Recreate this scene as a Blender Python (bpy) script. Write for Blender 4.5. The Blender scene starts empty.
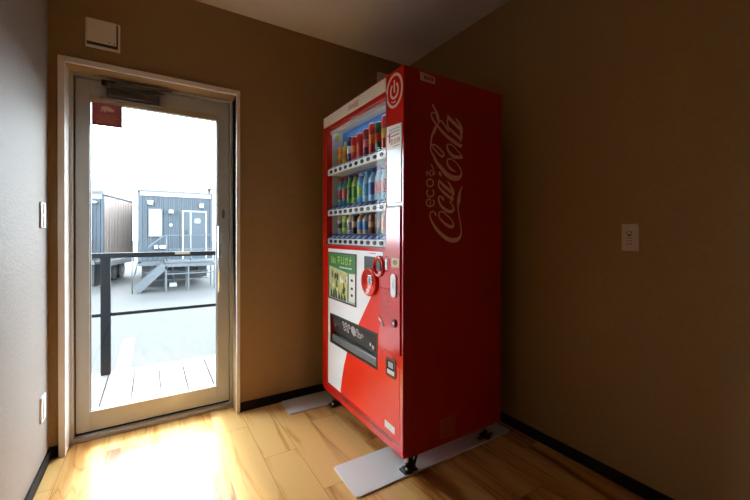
import bpy, math, random
from mathutils import Vector, Matrix
from mathutils.geometry import tessellate_polygon
random.seed(7)
C = bpy.context.scene.collection
PI = math.pi

# ------------------------------------------------------------------ materials
MATS = {}
def mat(name, col, rough=.5, metal=0, spec=.5, noise=0, nscale=40, bump=0, bscale=200, coat=0, emit=None, estr=0):
    if name in MATS: return MATS[name]
    m = bpy.data.materials.new(name); m.use_nodes = True
    nt = m.node_tree; b = nt.nodes['Principled BSDF']
    b.inputs['Base Color'].default_value = (*col, 1); b.inputs['Roughness'].default_value = rough
    b.inputs['Metallic'].default_value = metal; b.inputs['Specular IOR Level'].default_value = spec
    b.inputs['Coat Weight'].default_value = coat; b.inputs['Coat Roughness'].default_value = .08
    if emit: b.inputs['Emission Color'].default_value = (*emit, 1); b.inputs['Emission Strength'].default_value = estr
    tc = nt.nodes.new('ShaderNodeTexCoord')
    n = nt.nodes.new('ShaderNodeTexNoise'); n.inputs['Scale'].default_value = nscale; n.inputs['Detail'].default_value = 4
    nt.links.new(tc.outputs['Object'], n.inputs['Vector'])
    mx = nt.nodes.new('ShaderNodeMix'); mx.data_type = 'RGBA'
    k = noise
    mx.inputs[6].default_value = (*[c*(1-k) for c in col], 1); mx.inputs[7].default_value = (*[min(1, c*(1+k)) for c in col], 1)
    nt.links.new(n.outputs['Fac'], mx.inputs[0]); nt.links.new(mx.outputs[2], b.inputs['Base Color'])
    if bump:
        n2 = nt.nodes.new('ShaderNodeTexNoise'); n2.inputs['Scale'].default_value = bscale; n2.inputs['Detail'].default_value = 3
        nt.links.new(tc.outputs['Object'], n2.inputs['Vector'])
        bp = nt.nodes.new('ShaderNodeBump'); bp.inputs['Strength'].default_value = bump; bp.inputs['Distance'].default_value = .002
        nt.links.new(n2.outputs['Fac'], bp.inputs['Height']); nt.links.new(bp.outputs['Normal'], b.inputs['Normal'])
    MATS[name] = m
    return m

def glass_mat(name, tint=(1, 1, 1), ior=1.5):
    m = bpy.data.materials.new(name); m.use_nodes = True; nt = m.node_tree; nt.nodes.clear()
    o = nt.nodes.new('ShaderNodeOutputMaterial'); t = nt.nodes.new('ShaderNodeBsdfTransparent'); g = nt.nodes.new('ShaderNodeBsdfGlossy')
    t.inputs[0].default_value = (*tint, 1); g.inputs['Roughness'].default_value = .01
    f = nt.nodes.new('ShaderNodeFresnel'); ge = nt.nodes.new('ShaderNodeNewGeometry'); mi = nt.nodes.new('ShaderNodeMapRange')   # a thin pane: the same reflection from both faces
    mi.inputs['To Min'].default_value = ior; mi.inputs['To Max'].default_value = 1/ior
    nt.links.new(ge.outputs['Backfacing'], mi.inputs['Value']); nt.links.new(mi.outputs[0], f.inputs['IOR'])
    mx = nt.nodes.new('ShaderNodeMixShader')
    nt.links.new(f.outputs[0], mx.inputs[0]); nt.links.new(t.outputs[0], mx.inputs[1]); nt.links.new(g.outputs[0], mx.inputs[2]); nt.links.new(mx.outputs[0], o.inputs[0])
    return m

def floor_mat():
    m = bpy.data.materials.new('wood_planks'); m.use_nodes = True; nt = m.node_tree; L = nt.links.new
    b = nt.nodes['Principled BSDF']
    tc = nt.nodes.new('ShaderNodeTexCoord'); sp = nt.nodes.new('ShaderNodeSeparateXYZ'); L(tc.outputs['Object'], sp.inputs[0])
    def mth(op, a, c=None, d=None):
        n = nt.nodes.new('ShaderNodeMath'); n.operation = op
        for i, v in enumerate((a, c, d)):
            if v is None: continue
            if isinstance(v, (int, float)): n.inputs[i].default_value = v
            else: L(v, n.inputs[i])
        return n.outputs[0]
    W, LN = .1655, .91
    u = mth('DIVIDE', mth('ADD', sp.outputs[0], 10-.042+.005), W); iu = mth('FLOOR', u); fu = mth('FRACT', u)
    off = mth('FRACT', mth('MULTIPLY', iu, .3819))
    v = mth('ADD', mth('DIVIDE', mth('ADD', sp.outputs[1], 10), LN), off); iv = mth('FLOOR', v); fv = mth('FRACT', v)
    # each plank is printed with strips of wood: two strips side by side, half-offset
    cid = nt.nodes.new('ShaderNodeCombineXYZ'); L(iu, cid.inputs[0]); L(iv, cid.inputs[1])
    wn = nt.nodes.new('ShaderNodeTexWhiteNoise'); L(cid.outputs[0], wn.inputs['Vector'])
    # grain
    gv = nt.nodes.new('ShaderNodeCombineXYZ')
    L(mth('ADD', mth('MULTIPLY', sp.outputs[0], 9.), mth('MULTIPLY', wn.outputs['Value'], 40)), gv.inputs[0]); L(mth('ADD', mth('MULTIPLY', sp.outputs[1], 1.15), mth('MULTIPLY', iv, 7.3)), gv.inputs[1])
    n1 = nt.nodes.new('ShaderNodeTexNoise'); n1.inputs['Scale'].default_value = 1.; n1.inputs['Detail'].default_value = 3; n1.inputs['Distortion'].default_value = 1.2; L(gv.outputs[0], n1.inputs['Vector'])
    n2 = nt.nodes.new('ShaderNodeTexNoise'); n2.inputs['Scale'].default_value = 7; n2.inputs['Detail'].default_value = 6; n2.inputs['Distortion'].default_value = .5; L(gv.outputs[0], n2.inputs['Vector'])
    cr = nt.nodes.new('ShaderNodeValToRGB'); e = cr.color_ramp.elements
    e[0].position = .30; e[0].color = (.24, .072, .014, 1); e[1].position = .72; e[1].color = (.76, .455, .165, 1)
    x = cr.color_ramp.elements.new(.42); x.color = (.50, .215, .052, 1)
    x = cr.color_ramp.elements.new(.55); x.color = (.65, .335, .100, 1)
    n3 = nt.nodes.new('ShaderNodeTexNoise'); n3.inputs['Scale'].default_value = 1.15; n3.inputs['Detail'].default_value = 1; n3.inputs['Distortion'].default_value = .9; L(gv.outputs[0], n3.inputs['Vector'])
    streak = mth('MULTIPLY', mth('POWER', mth('SUBTRACT', 1, mth('MULTIPLY', mth('ABSOLUTE', mth('SUBTRACT', n3.outputs['Fac'], .5)), 11)), 3), .16)     # thin dark figure lines
    streak = mth('MAXIMUM', streak, 0)
    fac = mth('SUBTRACT', mth('ADD', mth('ADD', mth('MULTIPLY', mth('SUBTRACT', n1.outputs['Fac'], .5), 1.25), .40), mth('ADD', mth('MULTIPLY', n2.outputs['Fac'], .16), mth('MULTIPLY', wn.outputs['Value'], .30))), streak)
    L(fac, cr.inputs[0])
    # seams
    su = mth('MINIMUM', fu, mth('SUBTRACT', 1, fu)); sv = mth('MINIMUM', fv, mth('SUBTRACT', 1, fv))
    s = mth('MULTIPLY', mth('LESS_THAN', su, .009), 1); s2 = mth('LESS_THAN', sv, .0018)
    seam = mth('MAXIMUM', s, s2)
    mx = nt.nodes.new('ShaderNodeMix'); mx.data_type = 'RGBA'; L(mth('MULTIPLY', seam, .55), mx.inputs[0]); L(cr.outputs[0], mx.inputs[6]); mx.inputs[7].default_value = (.16, .07, .025, 1)
    L(mx.outputs[2], b.inputs['Base Color']); b.inputs['Roughness'].default_value = .28
    bp = nt.nodes.new('ShaderNodeBump'); bp.inputs['Strength'].default_value = .25; bp.inputs['Distance'].default_value = .001
    L(mth('SUBTRACT', n2.outputs['Fac'], mth('MULTIPLY', seam, 2)), bp.inputs['Height']); L(bp.outputs['Normal'], b.inputs['Normal'])
    return m

WALL = mat('wallpaper', (.34, .212, .086), .62, spec=.35, noise=.10, nscale=60, bump=.55, bscale=160)
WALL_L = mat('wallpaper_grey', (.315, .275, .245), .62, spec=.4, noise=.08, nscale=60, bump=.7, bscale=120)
CEIL = mat('ceiling_paint', (.78, .72, .65), .8, noise=.04, nscale=30, bump=.15)
FLOOR = floor_mat()
BASE = mat('baseboard_black', (.007, .006, .006), .6, spec=.2)
CASING = mat('casing_laminate', (.84, .78, .71), .4, noise=.04)
ALU = mat('anodised_aluminium', (.50, .51, .50), .42, metal=.25, noise=.04)
ALU_D = mat('aluminium_dark', (.16, .15, .135), .45, metal=.6)
CHROME = mat('chrome', (.8, .8, .8), .15, metal=1)
BLACK = mat('black_rubber', (.008, .008, .008), .5)
GREYMET = mat('closer_grey', (.10, .10, .10), .4, metal=.5)
PLATE = mat('plate_cream', (.84, .75, .64), .5)
PLATE_S = mat('switch_cream', (.58, .47, .36), .5)
PLATE_W = mat('plate_white', (.80, .80, .78), .4)
PLATE_D = mat('plate_shadow_slot', (.05, .04, .035), .6)
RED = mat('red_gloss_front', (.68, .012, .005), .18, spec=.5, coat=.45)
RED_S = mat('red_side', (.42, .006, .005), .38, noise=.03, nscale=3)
RED_D = mat('red_deep', (.25, .008, .006), .35)
RED_B = mat('red_bright', (.84, .030, .006), .28)
WHITE = mat('panel_white', (.88, .90, .93), .30)
CREAM = mat('header_cream', (.92, .84, .74), .4)
SALMON = mat('print_salmon', (.85, .50, .44), .5)
PINKP = mat('print_dusty_pink', (.86, .52, .47), .5)
LWHITE = mat('gloss_white_plastic', (.86, .90, .97), .22)  # plain glossy white plastic, side panel and card reader
DISPW = mat('display_case_white', (.62, .64, .62), .5)
BLUE = mat('display_blue', (.02, .16, .48), .5, noise=.5, nscale=12)
BLUE2 = mat('card_blue', (.02, .10, .38), .4)
DARK = mat('dark_recess', (.018, .020, .022), .35)
DGREY = mat('smoked_flap', (.06, .065, .065), .18)
SILV = mat('silver', (.6, .6, .6), .25, metal=.9)
GLASS = glass_mat('clear_glass', (.95, .97, .97))
GLASS2 = glass_mat('display_glass', (.97, .98, .98), 1.12)
ASPH = mat('asphalt', (.019, .0205, .022), .9, noise=.12, nscale=1.2, bump=.3, bscale=60)
PAINT = mat('road_paint', (.30, .30, .30), .8)
DECK = mat('deck_boards_pale', (.085, .085, .085), .6, noise=.08, nscale=14)
RAILM = mat('rail_black', (.0020, .0028, .004), .6, spec=.12)
TBLUE = mat('trailer_blue_grey', (.017, .027, .038), .6, noise=.06, nscale=3)
TBROWN = mat('trailer_brown', (.24, .195, .175), .6, noise=.08, nscale=3)
TWHITE = mat('trailer_white', (.30, .32, .34), .5)
TLIGHT = mat('galvanised', (.040, .048, .056), .5, metal=.0)
TDARK = mat('chassis_dark', (.006, .009, .012), .6)

# ------------------------------------------------------------------ mesh building
class MB:
    def __init__(s): s.v = []; s.f = []; s.m = []; s.sm = []; s.cur = 0; s.mats = []
    def use(s, m):
        if m not in s.mats: s.mats.append(m)
        s.cur = s.mats.index(m); return s
    def add(s, vs, fs, smooth=False):
        n = len(s.v); s.v += [tuple(v) for v in vs]
        for f in fs: s.f.append([n+i for i in f]); s.m.append(s.cur); s.sm.append(smooth)
        return s
    def box(s, x0, x1, y0, y1, z0, z1):
        x0, x1 = sorted((x0, x1)); y0, y1 = sorted((y0, y1)); z0, z1 = sorted((z0, z1))
        return s.add([(x0,y0,z0),(x1,y0,z0),(x1,y1,z0),(x0,y1,z0),(x0,y0,z1),(x1,y0,z1),(x1,y1,z1),(x0,y1,z1)],
            [(0,3,2,1),(4,5,6,7),(0,1,5,4),(1,2,6,5),(2,3,7,6),(3,0,4,7)])
    def bar(s, p, q, w, h=None):           # square bar from p to q
        h = h or w; p = Vector(p); q = Vector(q); d = (q-p).normalized()
        up = Vector((0,0,1)) if abs(d.z) < .95 else Vector((0,1,0))
        a = d.cross(up).normalized(); b = a.cross(d)
        vs = [c+a*i*w/2+b*j*h/2 for c in (p,q) for i,j in ((-1,-1),(1,-1),(1,1),(-1,1))]
        return s.add(vs, [(3,2,1,0),(4,5,6,7),(0,1,5,4),(1,2,6,5),(2,3,7,6),(3,0,4,7)])
    def tube(s, pts, r, n=12, caps=True):
        pts = [Vector(p) for p in pts]; rings = []; rs = r if isinstance(r, (list, tuple)) else [r]*len(pts)
        for i, p in enumerate(pts):
            d = (pts[min(i+1, len(pts)-1)]-pts[max(i-1, 0)]).normalized()
            up = Vector((0,0,1)) if abs(d.z) < .9 else Vector((1,0,0))
            a = d.cross(up).normalized(); b = a.cross(d)
            rings.append([p+(a*math.cos(2*PI*k/n)+b*math.sin(2*PI*k/n))*rs[i] for k in range(n)])
        vs = [v for rg in rings for v in rg]; fs = []
        for i in range(len(pts)-1):
            for k in range(n): fs.append((i*n+k, i*n+(k+1) % n, (i+1)*n+(k+1) % n, (i+1)*n+k))
        s.add(vs, fs, True)
        if caps: s.add(rings[0], [tuple(range(n))][::-1]); s.add(rings[-1], [tuple(range(n))])
        return s
    def lathe(s, prof, n=20, segm=None, c=(0,0,0)):   # prof [(r,z)], segm = material per segment
        for i in range(len(prof)-1):
            if segm: s.use(segm[i])
            (r0,z0),(r1,z1) = prof[i], prof[i+1]
            vs = [(c[0]+r0*math.cos(2*PI*k/n), c[1]+r0*math.sin(2*PI*k/n), c[2]+z0) for k in range(n)]+[(c[0]+r1*math.cos(2*PI*k/n), c[1]+r1*math.sin(2*PI*k/n), c[2]+z1) for k in range(n)]
            s.add(vs, [(k,(k+1)%n,n+(k+1)%n,n+k) for k in range(n)], True)
        return s
    def extr(s, loops, fn, t0, t1):        # polygon(s) with holes in 2D, fn(a,b,t)->3D, thickness t0..t1
        flat = [p for l in loops for p in l]
        tris = tessellate_polygon([[Vector((a,b,0)) for a,b in l] for l in loops])
        n = len(flat); vs = [fn(a,b,t0) for a,b in flat]+[fn(a,b,t1) for a,b in flat]
        fs = [tuple(t) for t in tris]+[tuple(n+i for i in reversed(t)) for t in tris]; k = 0
        for l in loops:
            for i in range(len(l)):
                a = k+i; b = k+(i+1) % len(l); fs.append((a,b,n+b,n+a))
            k += len(l)
        return s.add(vs, fs)
    def build(s, name, m=None, parent=None, bevel=0, bseg=2):
        me = bpy.data.meshes.new(name); me.from_pydata(s.v, [], s.f)
        ms = s.mats if s.mats else [m]
        for x in ms: me.materials.append(x)
        for i, p in enumerate(me.polygons): p.material_index = s.m[i] if s.mats else 0; p.use_smooth = s.sm[i]
        import bmesh as bmm
        b = bmm.new(); b.from_mesh(me)
        bmm.ops.remove_doubles(b, verts=b.verts, dist=1e-6); bmm.ops.recalc_face_normals(b, faces=b.faces); b.to_mesh(me); b.free()
        me.update()
        o = bpy.data.objects.new(name, me); C.objects.link(o)
        if parent:
            o.parent = parent; w = Vector((0,0,0)); q = parent
            while q: w += q.location; q = q.parent
            o.location = -w
        if bevel:
            bv = o.modifiers.new('bevel', 'BEVEL'); bv.width = bevel; bv.segments = bseg; bv.limit_method = 'ANGLE'; bv.angle_limit = .6
        return o
def thing(name, label, cat, loc=(0,0,0), group=None):
    o = bpy.data.objects.new(name, None); C.objects.link(o); o.location = loc; o.empty_display_size = .05
    return tag(o, label, cat, group)
def tag(o, label, cat, group=None):
    o['label'] = label; o['category'] = cat
    if group: o['group'] = group
    return o
def struct(o): o['kind'] = 'structure'; return o
def ell(cy, cz, ry, rz, n=28): return [(cy+ry*math.cos(2*PI*i/n), cz+rz*math.sin(2*PI*i/n)) for i in range(n)]
def rrect(y0, y1, z0, z1, r, n=5):
    out = []
    for cx, cz, a in ((y1-r,z1-r,0),(y0+r,z1-r,90),(y0+r,z0+r,180),(y1-r,z0+r,270)):
        out += [(cx+r*math.cos(math.radians(a+90*i/n)), cz+r*math.sin(math.radians(a+90*i/n))) for i in range(n+1)]
    return out
def spline(pts, k=6):
    out = []
    for i in range(len(pts)-1):
        p0 = pts[max(i-1,0)]; p1 = pts[i]; p2 = pts[i+1]; p3 = pts[min(i+2,len(pts)-1)]
        for j in range(k):
            t = j/k
            out.append(tuple(.5*((2*b)+(-a+c)*t+(2*a-5*b+4*c-d)*t*t+(-a+3*b-3*c+d)*t**3) for a,b,c,d in zip(p0,p1,p2,p3)))
    out.append(pts[-1]); return out
def ribbon(mb, pts, fn, t0, t1):           # pts (a,b,width) -> flat raised ribbon
    P = spline(pts); L = []; R = []
    for i, (a,b,w) in enumerate(P):
        a0,b0 = P[max(i-1,0)][:2]; a1,b1 = P[min(i+1,len(P)-1)][:2]
        d = math.hypot(a1-a0,b1-b0) or 1; nx,ny = -(b1-b0)/d,(a1-a0)/d; w = max(w,.0008)
        L.append((a+nx*w/2,b+ny*w/2)); R.append((a-nx*w/2,b-ny*w/2))
    n = len(P); vs = [fn(a,b,t0) for a,b in L+R]+[fn(a,b,t1) for a,b in L+R]; fs = []
    for i in range(n-1):
        fs += [(i,i+1,n+i+1,n+i),(2*n+i,3*n+i,3*n+i+1,2*n+i+1),(i,2*n+i,2*n+i+1,i+1),(n+i,n+i+1,3*n+i+1,3*n+i)]
    mb.add(vs, fs)
LOGO, ECO = [[[[1.117,1.189,0.0125],[1.121,1.192,0.0101],[1.115,1.202,0.0065],[1.102,1.208,0.0059],[1.089,1.199,0.0065],[1.086,1.191,0.0071],[1.09,1.174,0.0083],[1.102,1.153,0.0107],[1.127,1.124,0.0149],[1.163,1.097,0.0187],[1.204,1.076,0.0202],[1.242,1.073,0.0223],[1.267,1.08,0.0181],[1.282,1.097,0.0106],[1.286,1.116,0.0081],[1.282,1.144,0.0069],[1.275,1.172,0.0069],[1.269,1.197,0.0069],[1.264,1.221,0.0068],[1.264,1.246,0.0124],[1.268,1.268,0.0224],[1.272,1.293,0.0162],[1.28,1.319,0.0081],[1.294,1.339,0.0031]],[[1.14,1.19,0.0078],[1.145,1.178,0.0096],[1.163,1.162,0.0115],[1.189,1.146,0.014],[1.216,1.137,0.016],[1.233,1.142,0.0123],[1.229,1.159,0.0074],[1.208,1.18,0.0067],[1.185,1.194,0.0067],[1.169,1.206,0.0073],[1.151,1.207,0.0072],[1.14,1.199,0.0078],[1.14,1.19,0.0078]],[[1.173,1.262,0.0091],[1.16,1.273,0.0115],[1.15,1.28,0.0066],[1.139,1.275,0.0078],[1.139,1.261,0.0102],[1.149,1.241,0.0126],[1.173,1.222,0.0151],[1.199,1.211,0.0165],[1.222,1.211,0.0154],[1.234,1.222,0.0105],[1.226,1.241,0.0074],[1.211,1.255,0.0061],[1.224,1.263,0.0061]],[[1.14,1.355,0.0066],[1.138,1.338,0.0078],[1.14,1.324,0.009],[1.154,1.31,0.012],[1.183,1.291,0.0146],[1.211,1.276,0.0141],[1.23,1.265,0.0123]],[[1.141,1.355,0.006],[1.158,1.34,0.012],[1.174,1.328,0.0157],[1.199,1.315,0.0159],[1.219,1.303,0.0141],[1.232,1.3,0.0111]],[[1.191,1.355,0.0049],[1.205,1.344,0.0086],[1.215,1.33,0.011],[1.228,1.314,0.0135],[1.234,1.297,0.0105],[1.224,1.283,0.0123],[1.23,1.269,0.0135]],[[1.139,1.394,0.0048],[1.146,1.384,0.0138],[1.154,1.373,0.0048]],[[1.11,1.458,0.013],[1.126,1.436,0.0155],[1.154,1.412,0.0198],[1.182,1.39,0.0231],[1.215,1.375,0.0257],[1.253,1.372,0.0248],[1.276,1.382,0.0162],[1.285,1.4,0.0088],[1.278,1.421,0.0069],[1.257,1.442,0.0062],[1.235,1.455,0.0062],[1.215,1.461,0.0061],[1.196,1.459,0.0073],[1.191,1.444,0.0091],[1.198,1.428,0.0122],[1.217,1.413,0.0129],[1.248,1.403,0.0043]],[[1.114,1.451,0.0131],[1.108,1.463,0.0107],[1.095,1.477,0.0077],[1.088,1.496,0.0071],[1.091,1.509,0.0071],[1.106,1.516,0.0071],[1.13,1.51,0.0078],[1.153,1.495,0.009],[1.17,1.48,0.0091],[1.161,1.467,0.0108],[1.142,1.473,0.009],[1.118,1.491,0.0077],[1.095,1.507,0.0047]],[[1.09,1.505,0.0065],[1.091,1.531,0.0083],[1.097,1.556,0.0112],[1.112,1.582,0.0148],[1.116,1.593,0.016],[1.131,1.612,0.0066],[1.147,1.633,0.0072],[1.171,1.619,0.0091],[1.193,1.596,0.0079],[1.202,1.586,0.0043]],[[1.098,1.701,0.0089],[1.111,1.684,0.0113],[1.125,1.666,0.0113],[1.133,1.65,0.0131],[1.138,1.624,0.0078],[1.127,1.64,0.0048],[1.119,1.661,0.0059],[1.1,1.663,0.0059],[1.092,1.653,0.0071],[1.097,1.638,0.0083],[1.115,1.617,0.0101],[1.139,1.6,0.0126],[1.153,1.588,0.0138],[1.181,1.571,0.0158],[1.214,1.555,0.0184],[1.252,1.541,0.0192],[1.278,1.531,0.0175],[1.286,1.543,0.0075]],[[1.206,1.531,0.0061],[1.194,1.528,0.0073],[1.19,1.513,0.0103],[1.206,1.492,0.0147],[1.235,1.475,0.0173],[1.265,1.476,0.0162],[1.284,1.476,0.0138],[1.289,1.479,0.0088],[1.273,1.496,0.0069],[1.25,1.512,0.0062],[1.227,1.527,0.0055],[1.206,1.531,0.0061]],[[1.193,1.668,0.0036],[1.195,1.651,0.0091],[1.192,1.634,0.0079],[1.198,1.609,0.0104],[1.222,1.596,0.0141],[1.252,1.58,0.0149],[1.277,1.568,0.0144],[1.284,1.583,0.0113]],[[1.192,1.669,0.0043],[1.21,1.651,0.0159],[1.239,1.634,0.0179],[1.269,1.617,0.0168],[1.277,1.607,0.015],[1.284,1.589,0.0138]],[[1.243,1.661,0.0037],[1.258,1.651,0.0112],[1.277,1.633,0.0144],[1.287,1.612,0.0125],[1.284,1.593,0.0144],[1.283,1.574,0.0144],[1.277,1.553,0.0081]]],[[[1.106,1.339,0.0065],[1.105,1.334,0.0065],[1.102,1.329,0.0065],[1.097,1.324,0.0065],[1.092,1.322,0.0065],[1.086,1.32,0.0065],[1.08,1.321,0.0065],[1.074,1.323,0.0065],[1.07,1.326,0.0064],[1.067,1.331,0.0064],[1.066,1.336,0.0064],[1.067,1.341,0.0064],[1.07,1.346,0.0064],[1.074,1.35,0.0065],[1.08,1.353,0.0065],[1.086,1.354,0.0065],[1.092,1.354,0.0065],[1.097,1.352,0.0065],[1.102,1.349,0.0065],[1.105,1.344,0.0065],[1.106,1.339,0.0065]],[[1.099,1.306,0.0065],[1.104,1.302,0.0065],[1.108,1.297,0.0065],[1.108,1.29,0.0065],[1.106,1.284,0.0065],[1.101,1.279,0.0065],[1.095,1.275,0.0065],[1.087,1.274,0.0065],[1.08,1.274,0.0065],[1.073,1.277,0.0065],[1.069,1.282,0.0064],[1.066,1.288,0.0064],[1.067,1.294,0.0064],[1.07,1.3,0.0064],[1.075,1.305,0.0065]],[[1.087,1.231,0.0047],[1.088,1.247,0.0047],[1.087,1.262,0.0059],[1.073,1.26,0.0059],[1.064,1.246,0.0064],[1.072,1.232,0.0064],[1.088,1.229,0.0065],[1.105,1.235,0.0065],[1.111,1.25,0.0065],[1.104,1.261,0.0065]],[[1.067,1.367,0.0047],[1.065,1.377,0.0047],[1.067,1.388,0.0047],[1.08,1.378,0.0047],[1.093,1.369,0.0047],[1.083,1.38,0.0047],[1.087,1.392,0.0047],[1.1,1.397,0.0047],[1.11,1.392,0.0047],[1.113,1.383,0.0047],[1.106,1.376,0.0047],[1.1,1.38,0.0047],[1.108,1.388,0.0047]],[[1.091,1.423,0.0047],[1.101,1.411,0.0065],[1.107,1.404,0.0041]]]]

# ------------------------------------------------------------------ room shell
XL, XR, YB, YF, ZC = -.429, 1.753, 2.325, -1.25, 2.452
T = .14
TB = .21
FZ = 0
struct(MB().box(XL-T, XR+T, YF-T, YB+TB, -.12, 0).build('floor', FLOOR))
struct(MB().box(XL-T, XR+T, YF-T, YB+TB, ZC, ZC+.1).build('ceiling', CEIL))
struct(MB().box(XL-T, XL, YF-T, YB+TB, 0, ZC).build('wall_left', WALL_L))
struct(MB().box(XR, XR+T, YF-T, YB+TB, 0, ZC).build('wall_right', WALL))
struct(MB().box(XL, XR, YF-T, YF, 0, ZC).build('wall_front', WALL))
DX0, DX1, DZ = -.372, .437, 1.945       # rough opening
wb = MB(); wb.box(XL, DX0, YB, YB+TB, 0, ZC); wb.box(DX1, XR, YB, YB+TB, 0, ZC); wb.box(DX0, DX1, YB, YB+TB, DZ, ZC)
struct(wb.build('wall_back', WALL))
bb = .056
struct(MB().box(.459, XR-.009, YB-.009, YB, 0, bb).box(XL+.009, -.394, YB-.009, YB, 0, bb).build('baseboard_back', BASE, bevel=.0015))
struct(MB().box(XR-.009, XR, YF, YB, 0, bb).build('baseboard_right', BASE, bevel=.0015))
struct(MB().box(XL, XL+.009, YF, YB, 0, bb).build('baseboard_left', BASE, bevel=.0015))
# casing round the door
cs = MB(); F0, F1 = YB-.015, YB+TB
cs.box(-.393, -.366, F0, F1, 0, 1.975); cs.box(.437, .459, F0, F1, 0, 1.975); cs.box(-.366, .437, F0, F1, 1.948, 1.975)
struct(cs.build('trim_1', CASING, bevel=.002))
# door frame
D0 = YB+.097
fr = MB(); fr.box(-.366, -.350, D0, YB+TB, .0, 1.948); fr.box(.421, .437, D0, YB+TB, 0, 1.948); fr.box(-.350, .421, D0, YB+TB, 1.932, 1.948)
fr.box(-.350, -.338, D0+.064, YB+TB, .0, 1.932); fr.box(.408, .421, D0+.064, YB+TB, 0, 1.932); fr.box(-.338, .408, D0+.064, YB+TB, 1.918, 1.932)
door = struct(fr.build('door_1', ALU, bevel=.0015))
def dpart(mb, name, m, bevel=0, parent=None):
    o = mb.build(name, m, parent or door, bevel=bevel); return o
dpart(MB().box(-.366, .437, D0-.004, YB+TB, 0, .024).box(-.35,.421,D0+.006,D0+.014,.024,.028), 'threshold', ALU, .002)
# leaf
gx0, gx1, gz0, gz1 = -.285, .346, .142, 1.816
y0, y1 = D0+.023, D0+.060
dpart(MB().box(-.345, gx0, y0, y1, .036, 1.926), 'stile', ALU, .002)
dpart(MB().box(gx1, .4165, y0, y1, .036, 1.926), 'stile', ALU, .002)
dpart(MB().box(gx0, gx1, y0, y1, .036, gz0), 'bottom_rail', ALU, .002)
dpart(MB().box(gx0, gx1, y0, y1, gz1+.030, 1.926), 'top_rail', ALU, .002)
dpart(MB().box(gx0, gx1, y0-.003, y1, gz1-.004, gz1+.030), 'glazing_bead', mat('bead_warm_bounce', (.50,.40,.28), .4, metal=.4), .002)  # tan colour stands in for warm floor light bouncing onto the bead
dpart(MB().box(gx0-.004, gx1+.004, (y0+y1)/2-.003, (y0+y1)/2+.003, gz0-.004, gz1+.004), 'glass_pane', GLASS)
gk = MB()
for a,b,c,d in ((gx0,gx0+.004,gz0,gz1),(gx1-.004,gx1,gz0,gz1),(gx0,gx1,gz0,gz0+.003)): gk.box(a,b,y0+.010,y1-.006,c,d)
dpart(gk, 'gasket', ALU_D)
dpart(MB().box(-.350, .421, y0+.008, y1, .022, .040).box(-.351,-.338,y1-.01,y1+.012,.024,1.932).box(.408,.422,y1-.01,y1+.012,.024,1.932).box(-.35,.42,y1-.01,y1+.012,1.918,1.933), 'weather_seal', BLACK)
h = MB(); h.tube([(.352, y0-.040, .738),(.352, y0-.040, 1.145)], .0070)
h.tube([(.352,y0-.040,1.03),(.368,y0-.0,1.03)],.006); h.tube([(.352,y0-.040,.87),(.368,y0,.87)],.006)
dpart(h, 'pull_handle', CHROME)
dpart(MB().tube([(.383,y0-.010,1.228),(.383,y0,1.228)],.010,16).box(.376,.390,y0-.003,y0,1.20,1.255), 'lock_cylinder', ALU_D)
# door closer
clo = dpart(MB().box(-.208, .035, y0-.048, y0, 1.842, 1.888), 'door_closer', GREYMET, .006)
c2 = MB(); c2.bar((-.20, y0-.056, 1.905),(.10, y0-.040, 1.922),.016,.006); c2.bar((-.20,y0-.050,1.898),(.06,y0-.02,1.910),.012,.006)
c2.tube([(-.20,y0-.052,1.882),(-.20,y0-.052,1.912)],.012,12)
c2.build('closer_arm', ALU_D, clo)
MB().box(-.238, .055, y0-.034, y0-.004, 1.826, 1.834).build('closer_bracket', CHROME, clo)
MB().box(-.232, -.17, y0-.03, y0+.002, 1.905, 1.930).build('closer_mount', BLACK, clo, bevel=.004)

# notice on the door glass
gy = (y0+y1)/2-.0035
ps = thing('notice_poster', 'small dark red printed notice stuck on the top left corner of the door glass', 'poster', (-.204, gy, 1.672))
PR = mat('poster_red', (.40, .10, .13), .5, noise=.08); PG = mat('poster_gold', (.55, .25, .13), .5); PC = mat('poster_cream', (.75, .55, .45), .5)
MB().box(-.268, -.136, gy-.0015, gy, 1.672, 1.795).build('sheet', PR, ps)
MB().box(-.272, -.132, gy-.0005, gy, 1.668, 1.799).build('border', PLATE_W, ps)
fp = lambda a,b,t: (a, gy-t, b)
em = MB()
em.extr([ell(-.205,1.762,.026,.013)], fp, .0015, .0022); em.extr([ell(-.187,1.757,.018,.009)], fp, .0015, .0021); em.box(-.236,-.222,gy-.0022,gy-.0015,1.745,1.749); em.box(-.176,-.168,gy-.0022,gy-.0015,1.750,1.754)
em.box(-.217,-.21,gy-.0022,gy-.0015,1.742,1.752)
em.build('emblem', PC, ps)
ln = MB()
for z,a,b in ((1.722,-.245,-.16),(1.709,-.25,-.15),(1.697,-.235,-.165),(1.686,-.25,-.155)):
    x = a
    while x < b: w = random.uniform(.004,.010); ln.box(x, min(b,x+w), gy-.0021, gy-.0015, z, z+.006); x += w+.003
ln.build('print', PG, ps)

ps.location = (-.212, gy, 1.694); ps.scale = (.97, 1, 1.02)

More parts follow.
